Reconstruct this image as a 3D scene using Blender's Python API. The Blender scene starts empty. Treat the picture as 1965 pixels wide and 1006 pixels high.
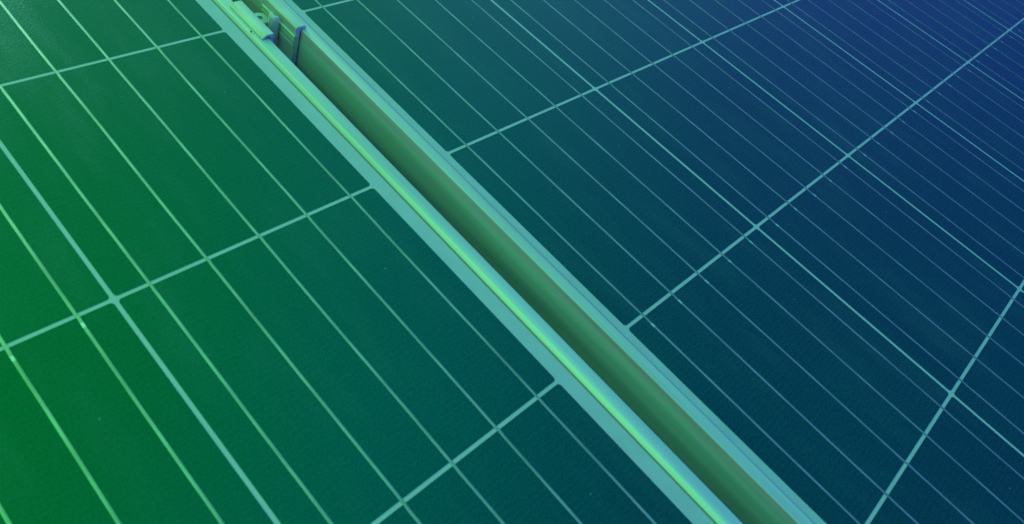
import bpy, bmesh, math, random
from mathutils import Matrix, Vector
random.seed(7)
S = bpy.context.scene
COL = S.collection
MM = 0.001

# ---------------------------------------------------------------- camera
cam = bpy.data.cameras.new("camera")
cam_o = bpy.data.objects.new("camera", cam)
COL.objects.link(cam_o)
right = Vector((0.69537648, -0.66065680, 0.28281466))
down = Vector((-0.38559391, -0.67509496, -0.62893889))
fwd = Vector((0.60643951, 0.32829770, -0.72419041))
m = Matrix.Identity(4)
for i in range(3):
    m[i][0], m[i][1], m[i][2] = right[i], -down[i], -fwd[i]
m.translation = Vector((-0.25101164, -0.05804928, 0.33066645))
cam_o.matrix_world = m
cam.sensor_width = 36.0
cam.lens = 1495.1586 / 1965 * 36
cam.shift_x = (982.5 - 911.07) / 1965
cam.shift_y = (472.72 - 503) / 1965
cam.clip_start, cam.clip_end = 0.01, 200
cam.dof.use_dof = True
cam.dof.focus_distance = 0.62
cam.dof.aperture_fstop = 14
S.camera = cam_o
S.view_settings.view_transform = 'Standard'
S.view_settings.look = 'None'
S.view_settings.gamma = 1
S.view_settings.exposure = 0

# ---------------------------------------------------------------- world: made-up surroundings that tint the scene, green on one side, blue on the other
W = bpy.data.worlds.new("World")
S.world = W
W.use_nodes = True
nt = W.node_tree
nt.nodes.clear()
out = nt.nodes.new('ShaderNodeOutputWorld')
bg = nt.nodes.new('ShaderNodeBackground')
tc = nt.nodes.new('ShaderNodeTexCoord')
dot = nt.nodes.new('ShaderNodeVectorMath'); dot.operation = 'DOT_PRODUCT'
dot.inputs[1].default_value = (0.725, -0.689, 0.0)
mr = nt.nodes.new('ShaderNodeMapRange')
mr.inputs['From Min'].default_value = -0.5
mr.inputs['From Max'].default_value = 0.8
# colours of the made-up surroundings from the green side to the blue side, near the horizon and overhead
W_LOW = [(0.15, 0.42, 0.60), (0.20, 0.46, 0.98), (0.22, 0.44, 1.06), (0.08, 0.09, 0.86), (0.0, 0.0, 0.36)]
W_HIGH = [(0.09, 1.62, 0.02), (0.09, 1.27, 0.13), (0.08, 0.62, 0.72), (0.06, 0.06, 0.60), (0.04, 0.0, 0.58)]
ramps = []
for cols in (W_LOW, W_HIGH):
    rp = nt.nodes.new('ShaderNodeValToRGB')
    els = rp.color_ramp.elements
    while len(els) < 5:
        els.new(0.5)
    for i, c in enumerate(cols):
        els[i].position = i / 4
        els[i].color = (*c, 1)
    nt.links.new(mr.outputs[0], rp.inputs[0])
    ramps.append(rp)
sepz = nt.nodes.new('ShaderNodeSeparateXYZ')
elev = nt.nodes.new('ShaderNodeMapRange')
elev.inputs['From Min'].default_value = 0.15
elev.inputs['From Max'].default_value = 0.85
mixw = nt.nodes.new('ShaderNodeMix')
mixw.data_type = 'RGBA'
nt.links.new(tc.outputs['Generated'], dot.inputs[0])
nt.links.new(dot.outputs['Value'], mr.inputs['Value'])
nt.links.new(tc.outputs['Generated'], sepz.inputs[0])
nt.links.new(sepz.outputs[2], elev.inputs['Value'])
nt.links.new(elev.outputs[0], mixw.inputs[0])
nt.links.new(ramps[0].outputs[0], mixw.inputs[6])
nt.links.new(ramps[1].outputs[0], mixw.inputs[7])
nt.links.new(mixw.outputs[2], bg.inputs['Color'])
nt.links.new(bg.outputs[0], out.inputs['Surface'])
bg.inputs['Strength'].default_value = 1.0


def lamp(name, loc, target, size, energy, color):
    l = bpy.data.lights.new(name, 'AREA')
    l.shape = 'DISK'
    l.size = size
    l.energy = energy
    l.color = color
    o = bpy.data.objects.new(name, l)
    COL.objects.link(o)
    o.location = loc
    o.rotation_euler = (Vector(target) - Vector(loc)).to_track_quat('-Z', 'Y').to_euler()
    return o


lamp("side_fill", (-1.3, 0.15, 0.32), (0, 0.1, 0), 0.5, 1.15, (1, 0.45, 0.85))  # added fill, no real source: brightens the left lip bevel
lamp("green_fill", (-0.70, 0.25, 0.78), (-0.3, 0.1, 0), 0.6, 3.1, (0.10, 1, 0.18))  # added fill, no real source: tints the left side green
lamp("blue_fill", (0.9, -1.6, 0.95), (0.6, 0, 0), 0.8, 23, (0.04, 0.14, 1))  # added fill, no real source: tints the right side blue
lamp("far_fill", (0.3, 2.6, 0.6), (0.1, 0.3, 0), 0.8, 32, (0.48, 1, 0.85))  # added fill, no real source: lifts the ribbons at the far end


# ---------------------------------------------------------------- materials
def mat(name, color, rough=0.5, metallic=0.0, coat=0.0, coat_rough=0.1, spec=0.5):
    mt = bpy.data.materials.new(name)
    mt.use_nodes = True
    b = mt.node_tree.nodes['Principled BSDF']
    b.inputs['Base Color'].default_value = (*color, 1)
    b.inputs['Roughness'].default_value = rough
    b.inputs['Metallic'].default_value = metallic
    b.inputs['Coat Weight'].default_value = coat
    b.inputs['Coat Roughness'].default_value = coat_rough
    b.inputs['Specular IOR Level'].default_value = spec
    return mt, mt.node_tree, b


def N(t, kind, **kw):
    n = t.nodes.new(kind)
    for k, v in kw.items():
        if k in n.inputs.keys():
            n.inputs[k].default_value = v
        else:
            setattr(n, k, v)
    return n


def mapped(t, scale, coord='Object'):
    c = N(t, 'ShaderNodeTexCoord')
    mp = N(t, 'ShaderNodeMapping')
    mp.inputs['Scale'].default_value = scale
    t.links.new(c.outputs[coord], mp.inputs['Vector'])
    return mp.outputs['Vector']


def mixc(t, fac, a, b, mode='MIX'):
    mx = t.nodes.new('ShaderNodeMix')
    mx.data_type = 'RGBA'
    mx.blend_type = mode
    for key, v in (('A', a), ('B', b), ('Factor', fac)):
        s = [i for i in mx.inputs if i.name == key and i.enabled][0] if key != 'Factor' else mx.inputs[0]
        if hasattr(v, 'links') or isinstance(v, bpy.types.NodeSocket):
            t.links.new(v, s)
        elif key == 'Factor':
            s.default_value = v
        else:
            s.default_value = (*v, 1)
    return [o for o in mx.outputs if o.enabled][0]


def rng(t, src, a, b, c, d):
    r = N(t, 'ShaderNodeMapRange')
    t.links.new(src, r.inputs['Value'])
    for k, v in zip(('From Min', 'From Max', 'To Min', 'To Max'), (a, b, c, d)):
        r.inputs[k].default_value = v
    return r.outputs[0]


CELL = (0.0001, 0.042, 0.028)


def cell_material():
    mt, t, b = mat("cell_silicon", CELL, rough=0.2, spec=0.9)
    b.inputs["Specular Tint"].default_value = (0.05, 1, 1, 1)  # blue-green anti-reflection coating
    v = mapped(t, (1, 1, 1))
    # fine grain of the textured glass
    g = N(t, 'ShaderNodeTexNoise', Scale=900.0, Detail=2.0)
    t.links.new(v, g.inputs['Vector'])
    gf = rng(t, g.outputs['Fac'], 0.3, 0.7, 0.68, 1.32)
    # screen printed fingers, 1.6 mm apart, very faint
    w = N(t, 'ShaderNodeTexWave', bands_direction='Y', Scale=0.314 / 1.6 / MM / 2)
    t.links.new(v, w.inputs['Vector'])
    wf = rng(t, w.outputs['Fac'], 0, 1, 0.95, 1.06)
    # cloudy tone differences
    n2 = N(t, 'ShaderNodeTexNoise', Scale=9.0, Detail=3.0)
    t.links.new(mapped(t, (1, 1, 1), 'Object'), n2.inputs['Vector'])
    cf = rng(t, n2.outputs['Fac'], 0.3, 0.7, 0.93, 1.07)
    m1 = N(t, 'ShaderNodeMath', operation='MULTIPLY'); t.links.new(gf, m1.inputs[0]); t.links.new(wf, m1.inputs[1])
    m2 = N(t, 'ShaderNodeMath', operation='MULTIPLY'); t.links.new(m1.outputs[0], m2.inputs[0]); t.links.new(cf, m2.inputs[1])
    # tone differs a little from cell to cell
    oi = N(t, 'ShaderNodeObjectInfo')
    of = rng(t, oi.outputs['Random'], 0, 1, 0.94, 1.06)
    m3 = N(t, 'ShaderNodeMath', operation='MULTIPLY'); t.links.new(m2.outputs[0], m3.inputs[0]); t.links.new(of, m3.inputs[1])
    sc = N(t, 'ShaderNodeVectorMath', operation='SCALE')
    sc.inputs[0].default_value = CELL
    t.links.new(m3.outputs[0], sc.inputs['Scale'])
    # dust specks
    vo = N(t, 'ShaderNodeTexVoronoi', Scale=42.0)
    t.links.new(mapped(t, (1, 1, 1)), vo.inputs['Vector'])
    d = rng(t, vo.outputs['Distance'], 0.018, 0.032, 1, 0)
    sep = N(t, 'ShaderNodeSeparateColor')
    t.links.new(vo.outputs['Color'], sep.inputs[0])
    pick = rng(t, sep.outputs[0], 0.80, 0.98, 0, 0.85)
    dm = N(t, 'ShaderNodeMath', operation='MULTIPLY'); t.links.new(d, dm.inputs[0]); t.links.new(pick, dm.inputs[1])
    c = mixc(t, dm.outputs[0], sc.outputs[0], (0.45, 0.48, 0.45))
    t.links.new(c, b.inputs['Base Color'])
    # wiped dust and dried water: the glass is duller in patches and faint streaks
    n3 = N(t, 'ShaderNodeTexNoise', Scale=1.0, Detail=6.0, Roughness=0.62)
    c2 = N(t, 'ShaderNodeNewGeometry')
    mp3 = N(t, 'ShaderNodeMapping')
    mp3.inputs['Scale'].default_value = (34, 9, 1)
    mp3.inputs['Rotation'].default_value = (0, 0, 0.5)
    t.links.new(c2.outputs['Position'], mp3.inputs['Vector'])
    t.links.new(mp3.outputs[0], n3.inputs['Vector'])
    t.links.new(rng(t, n3.outputs['Fac'], 0.35, 0.7, 0.17, 0.27), b.inputs['Roughness'])
    film = rng(t, n3.outputs['Fac'], 0.5, 0.8, 0.0, 0.035)
    t.links.new(mixc(t, film, c, (0.40, 0.42, 0.40)), b.inputs['Base Color'])
    bp = N(t, 'ShaderNodeBump', Strength=0.5, Distance=0.0002)
    t.links.new(g.outputs['Fac'], bp.inputs['Height'])
    t.links.new(bp.outputs[0], b.inputs['Normal'])
    return mt


def backsheet_material():
    mt, t, b = mat("backsheet_white", (0.5, 0.5, 0.5), rough=0.22, spec=0.9)
    n = N(t, 'ShaderNodeTexNoise', Scale=60.0, Detail=4.0)
    t.links.new(mapped(t, (1, 1, 1)), n.inputs['Vector'])
    f = rng(t, n.outputs['Fac'], 0.3, 0.7, 0, 1)
    t.links.new(mixc(t, f, (0.42, 0.36, 0.40), (0.47, 0.395, 0.44)), b.inputs['Base Color'])
    return mt


def alu_material(name, base, rough, stretch, metallic=0.6):
    mt, t, b = mat(name, base, rough=rough, metallic=metallic)
    n = N(t, 'ShaderNodeTexNoise', Scale=1.0, Detail=5.0)
    t.links.new(mapped(t, stretch), n.inputs['Vector'])
    f = rng(t, n.outputs['Fac'], 0.3, 0.7, 0, 1)
    t.links.new(mixc(t, f, [x * 0.82 for x in base], [min(1, x * 1.15) for x in base]), b.inputs['Base Color'])
    t.links.new(rng(t, n.outputs['Fac'], 0.3, 0.7, rough - 0.06, rough + 0.08), b.inputs['Roughness'])
    g = N(t, 'ShaderNodeTexNoise', Scale=1400.0, Detail=2.0)
    t.links.new(mapped(t, (1, 1, 1)), g.inputs['Vector'])
    bp = N(t, 'ShaderNodeBump', Strength=0.35, Distance=0.0001)
    t.links.new(g.outputs['Fac'], bp.inputs['Height'])
    t.links.new(bp.outputs[0], b.inputs['Normal'])
    return mt


def bus_material(name, base, rough):
    mt, t, b = mat(name, base, rough=rough, metallic=0.75)
    n = N(t, 'ShaderNodeTexNoise', Scale=1.0, Detail=3.0)
    t.links.new(mapped(t, (300, 45, 1)), n.inputs['Vector'])
    f = rng(t, n.outputs['Fac'], 0.3, 0.7, 0, 1)
    t.links.new(mixc(t, f, [x * 0.75 for x in base], [min(1, x * 1.2) for x in base]), b.inputs['Base Color'])
    return mt


M_CELL = cell_material()
M_BACK = backsheet_material()
M_FRAME = alu_material("anodised_aluminium", (0.59, 0.55, 0.54), 0.57, (110, 4, 110), 0.5)
M_CLAMP = alu_material("clamp_aluminium", (0.56, 0.49, 0.47), 0.5, (200, 30, 200), 0.3)
M_BUS = bus_material("tinned_ribbon", (0.38, 0.40, 0.36), 0.40)
M_SOLDER = bus_material("solder", (0.70, 0.68, 0.66), 0.5)
M_STEEL = alu_material("bolt_steel", (0.50, 0.50, 0.48), 0.3, (100, 100, 100))
M_ROOF, _t, _b = mat("roof_membrane", (0.05, 0.05, 0.045), rough=0.9)
M_DIRT, _t, _b = mat("dirt", (0.03, 0.04, 0.03), rough=0.9)
M_CONTACT_SHADE, _t, _b = mat("contact_shade_grey", (0.16, 0.17, 0.17), rough=0.7)  # dark grey for the contact shadow ring at the lip foot


# ---------------------------------------------------------------- mesh helpers
def obj(name, bm, mats, parent=None, smooth=None):
    me = bpy.data.meshes.new(name)
    bmesh.ops.recalc_face_normals(bm, faces=bm.faces[:])
    bm.to_mesh(me)
    bm.free()
    for x in (mats if isinstance(mats, (list, tuple)) else [mats]):
        me.materials.append(x)
    if smooth is not None:
        me.shade_smooth()
        me.set_sharp_from_angle(angle=math.radians(smooth))
    o = bpy.data.objects.new(name, me)
    COL.objects.link(o)
    if parent:
        o.parent = parent
    return o


def thing(name, label, cat, loc=(0, 0, 0), group=None):
    o = bpy.data.objects.new(name, None)
    o.empty_display_size = 0.02
    COL.objects.link(o)
    o.location = loc
    o['label'] = label
    o['category'] = cat
    if group:
        o['group'] = group
    return o


def add_box(bm, x0, x1, y0, y1, z0, z1):
    vs = [bm.verts.new((x * MM, y * MM, z * MM)) for z in (z0, z1) for x, y in ((x0, y0), (x1, y0), (x1, y1), (x0, y1))]
    for f in ((3, 2, 1, 0), (4, 5, 6, 7), (0, 1, 5, 4), (1, 2, 6, 5), (2, 3, 7, 6), (3, 0, 4, 7)):
        bm.faces.new([vs[i] for i in f])


def extrude_profile(bm, pts, y0, y1, steps=1, wob=None):
    """closed (x, z) profile in mm swept along y"""
    rings = []
    for k in range(steps + 1):
        y = y0 + (y1 - y0) * k / steps
        rings.append([bm.verts.new((x * MM, y * MM, z * MM)) for x, z in pts])
    n = len(pts)
    for a, b in zip(rings, rings[1:]):
        for i in range(n):
            bm.faces.new((a[i], a[(i + 1) % n], b[(i + 1) % n], b[i]))
    bm.faces.new(rings[0])
    bm.faces.new(rings[-1][::-1])


# ---------------------------------------------------------------- solar panels (units in mm unless said)
P = 158.5            # cell pitch
GAP = 2.25            # gap between cells
CW = P - GAP
ROWS = range(-4, 6)
VIS_ROWS = range(-2, 4)


def cell_mesh():
    bm = bmesh.new()
    r, h, g = 1.9, CW / 2, (P - 2.15) / 2
    vs = []
    for cx, cy, a0 in ((h - r, g - r, 0), (-h + r, g - r, 90), (-h + r, -g + r, 180), (h - r, -g + r, 270)):
        for k in range(5):
            a = math.radians(a0 + k * 22.5)
            vs.append(((cx + r * math.cos(a)) * MM, (cy + r * math.sin(a)) * MM))
    top = [bm.verts.new((x, y, 0.00012)) for x, y in vs]
    bot = [bm.verts.new((x, y, -0.00006)) for x, y in vs]
    bm.faces.new(top)
    n = len(vs)
    for i in range(n):
        bm.faces.new((bot[i], bot[(i + 1) % n], top[(i + 1) % n], top[i]))
    return bm


BUS_X = [-61.6 + k * 30.8 for k in range(5)]


def bus_strip(bm, x, seed, w=1.5, spot=True):
    """ribbon across one cell and the gap beyond it, slightly wavy, with a solder spot near the cell edge"""
    rd = random.Random(seed)
    n = 26
    y0, y1 = -P / 2 + 0.0, P / 2 - 0.05
    ph, am = rd.uniform(0, 6.28), rd.uniform(0.05, 0.16)
    top = CW / 2 - 7.5 + rd.uniform(-1.2, 1.2)
    ys = sorted([y0 + (y1 - y0) * k / n for k in range(n + 1)] + [top, top + 2.8])
    prev = None
    for y in ys:
        dx = am * math.sin(ph + y * 0.045) + (rd.uniform(-0.03, 0.03))
        if y > CW / 2 - 1:
            dx += 0.25
        z = 0.26
        ww = w
        cur = [bm.verts.new(((x + dx + s * ww / 2) * MM, y * MM, (z - (0.05 if abs(s) == 1 else 0)) * MM)) for s in (-1, -0.5, 0.5, 1)]
        if prev:
            for i in range(3):
                f = bm.faces.new((prev[i], prev[i + 1], cur[i + 1], cur[i]))
                f.material_index = 1 if (spot and top - 0.01 <= py and y <= top + 2.81) else 0
        prev, py = cur, y


def build_panel(label, inner_dir, xcell, x_outer, group):
    """inner_dir +1: columns run towards +x; -1: towards -x. xcell = near cell edge, x_outer = outer frame edge."""
    root = thing("solar_panel", label, "solar panel", (0, 0, 0), group)
    far = xcell + inner_dir * (6 * P + 12 + 10)
    xa, xb = min(x_outer, far), max(x_outer, far)
    ya, yb = -4 * P - 22, 6 * P + 22
    # frame: profile swept round the rectangle, d = inset from the outer edge
    prof = [(0, -35), (0, -15), (0.1, -9), (0.45, -5.5), (0.5, -3.5), (0.15, 0.5), (0, 2.35), (0.12, 2.72), (0.38, 2.94), (0.8, 3.0), (5.9, 3.0),
            (6.8, 2.92), (7.6, 2.68), (8.3, 2.25), (8.9, 1.68), (9.4, 1.1), (9.8, 0.55), (10.0, 0.06), (4, 0.05), (4, -5), (10, -5), (10, -6.5), (1.8, -6.5), (1.8, -33.4), (25, -33.4), (25, -35)]
    bm = bmesh.new()
    rings = []
    for d, z in prof:
        rings.append([bm.verts.new((x * MM, y * MM, z * MM)) for x, y in ((xa + d, ya + d), (xb - d, ya + d), (xb - d, yb - d), (xa + d, yb - d))])
    for k in range(len(prof)):
        a, b = rings[k], rings[(k + 1) % len(prof)]
        for i in range(4):
            bm.faces.new((a[i], a[(i + 1) % 4], b[(i + 1) % 4], b[i]))
    obj("frame", bm, M_FRAME, root, smooth=35)
    # thin dark ring added at the lip foot, standing for the contact shadow
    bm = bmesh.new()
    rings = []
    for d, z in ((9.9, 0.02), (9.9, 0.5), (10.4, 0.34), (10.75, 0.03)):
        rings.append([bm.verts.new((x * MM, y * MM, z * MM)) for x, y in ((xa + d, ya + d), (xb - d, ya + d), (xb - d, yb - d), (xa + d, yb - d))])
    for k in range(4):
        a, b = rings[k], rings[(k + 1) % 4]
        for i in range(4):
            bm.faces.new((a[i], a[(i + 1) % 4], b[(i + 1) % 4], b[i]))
    obj("contact_shade", bm, M_CONTACT_SHADE, root)
    bm = bmesh.new()
    add_box(bm, xa + 4.4, xb - 4.4, ya + 4.4, yb - 4.4, -4.6, 0)
    obj("backsheet", bm, M_BACK, root)
    return root


cell_proto = None
bus_protos = {}


def add_busbars(cell, kind):
    """five ribbons per cell; kind: plain or with a visible solder spot, in a few slightly different bends"""
    for k in range(5):
        key = (kind, k)
        if key not in bus_protos:
            bm = bmesh.new()
            bus_strip(bm, BUS_X[k], 100 + k * 7 + len(bus_protos), spot=kind.startswith("spot"))
            b = obj("busbar", bm, [M_BUS, M_SOLDER], cell, smooth=60)
            bus_protos[key] = b
        else:
            q = bus_protos[key].copy()
            COL.objects.link(q)
            q.parent = cell


def cells(root, xcell, inner_dir):
    global cell_proto
    rd = random.Random(3)
    for c in range(6):
        for r in ROWS:
            cx = xcell + inner_dir * (c * P + CW / 2)
            cy = r * P + P / 2
            if cell_proto is None:
                o = cell_proto = obj("cell", cell_mesh(), M_CELL)
            else:
                o = cell_proto.copy()
                COL.objects.link(o)
            spot = (inner_dir > 0 and r == -1) or (inner_dir < 0 and r == 0 and c > 0) or rd.random() < 0.06
            add_busbars(o, ("spot" if spot else "plain") + str(rd.randrange(3)))
            o.parent = root
            o.location = (cx * MM, cy * MM, 0.0)


pl = build_panel("green-lit solar panel on the left of the dark gap, filling the lower left", -1, 1.4, 22.1, "solar panels side by side")
cells(pl, 1.4, -1)
pr = build_panel("bluish solar panel on the right of the dark gap, thin lines receding", 1, 64.5, 48.2, "solar panels side by side")
cells(pr, 64.5, 1)

# ---------------------------------------------------------------- mid clamp between the two frames
cl = thing("mid_clamp", "silver aluminium mid clamp bridging the gap between the two panel frames", "clamp", (0, 0, 0))
CY0, CY1 = 296.5, 335.0
body = [(16.5, 3.15), (16.6, 3.9), (19.6, 6.0), (20.1, 6.15), (25.1, 6.15), (25.6, 5.7), (25.6, -26), (43.2, -26),
        (43.2, -13), (42.4, -12.2), (42.4, -8.6), (42.9, -8.2), (42.4, -7.8), (42.4, -4.6), (42.9, -4.2), (42.4, -3.8), (42.4, -1.6), (43.4, -0.8),
        (43.4, 4.9), (44.5, 6.1), (50.4, 6.1), (51.4, 5.2), (51.6, 3.15), (49.5, 3.15), (49.3, 4.0), (48.0, 4.2), (47.2, 3.4),
        (47.0, 2.0), (46.9, -29), (22.9, -29), (22.9, 3.4), (22.2, 4.2), (20.4, 4.5), (19.0, 4.0), (18.4, 3.15)]
bm = bmesh.new()
extrude_profile(bm, body, CY0, CY1)
obj("channel", bm, M_CLAMP, cl, smooth=28)
# upright curved web standing in the channel
bm = bmesh.new()
prev = None
for z in (4.6, 3.5, 0, -10, -26):
    w = 3.6 if z > 4 else 4.4 if z > 3 else 4.6
    cxx, cyy = 40.2, 316.0
    ringp = []
    for k in range(13):
        a = math.radians(105 + 165 * k / 12)
        ringp.append((cxx + w * math.cos(a), cyy + w * math.sin(a)))
    inner = [(cxx + (x - cxx) * 0.62, cyy + (y - cyy) * 0.62) for x, y in ringp[::-1]]
    cur = [bm.verts.new((x * MM, y * MM, z * MM)) for x, y in ringp + inner]
    if prev:
        n = len(cur)
        for i in range(n):
            bm.faces.new((prev[i], prev[(i + 1) % n], cur[(i + 1) % n], cur[i]))
    else:
        bm.faces.new(cur)
    prev = cur
bm.faces.new(prev[::-1])
obj("web", bm, M_CLAMP, cl, smooth=40)


def lathe(bm, cx, cy, prof, n=32):
    rings = []
    for r, z in prof:
        rings.append([bm.verts.new(((cx + r * math.cos(2 * math.pi * i / n)) * MM, (cy + r * math.sin(2 * math.pi * i / n)) * MM, z * MM)) for i in range(n)])
    for a, b in zip(rings, rings[1:]):
        for i in range(n):
            bm.faces.new((a[i], a[(i + 1) % n], b[(i + 1) % n], b[i]))
    bm.faces.new(rings[0])
    bm.faces.new(rings[-1][::-1])


bm = bmesh.new()
lathe(bm, 34.4, 325, [(1.8, -5.4), (2.0, -3.2), (5.6, -3.2), (6.3, -3.9), (6.3, -10.8), (6.0, -11.2), (4.0, -11.2), (4.0, -40)])
obj("bolt", bm, M_STEEL, cl, smooth=35)
for z0, z1, ro in ((-12.6, -11.3, 7.6), (-14.9, -13.1, 8.3)):
    bm = bmesh.new()
    lathe(bm, 34.4, 325, [(4.2, z1), (ro - 0.3, z1), (ro, z1 - 0.3), (ro, z0 + 0.2), (ro - 0.3, z0), (4.2, z0)])
    obj("washer", bm, M_STEEL, cl, smooth=35)

# ---------------------------------------------------------------- crumb of dirt on the left frame
bm = bmesh.new()
bmesh.ops.create_icosphere(bm, subdivisions=2, radius=0.00065)
for v in bm.verts:
    v.co *= random.uniform(0.75, 1.2)
    v.co.z *= 0.6
o = obj("dirt_crumb", bm, M_DIRT, smooth=60)
o.location = (0.0147, 0.3067, 0.0033)
o['label'] = "tiny dark crumb of dirt on the left frame near the clamp"
o['category'] = "dirt"

# ---------------------------------------------------------------- roof far below the panels
bm = bmesh.new()
bmesh.ops.create_grid(bm, x_segments=2, y_segments=2, size=4)
o = obj("roof", bm, M_ROOF)
o.location = (0, 0, -0.13)
o['kind'] = 'structure'
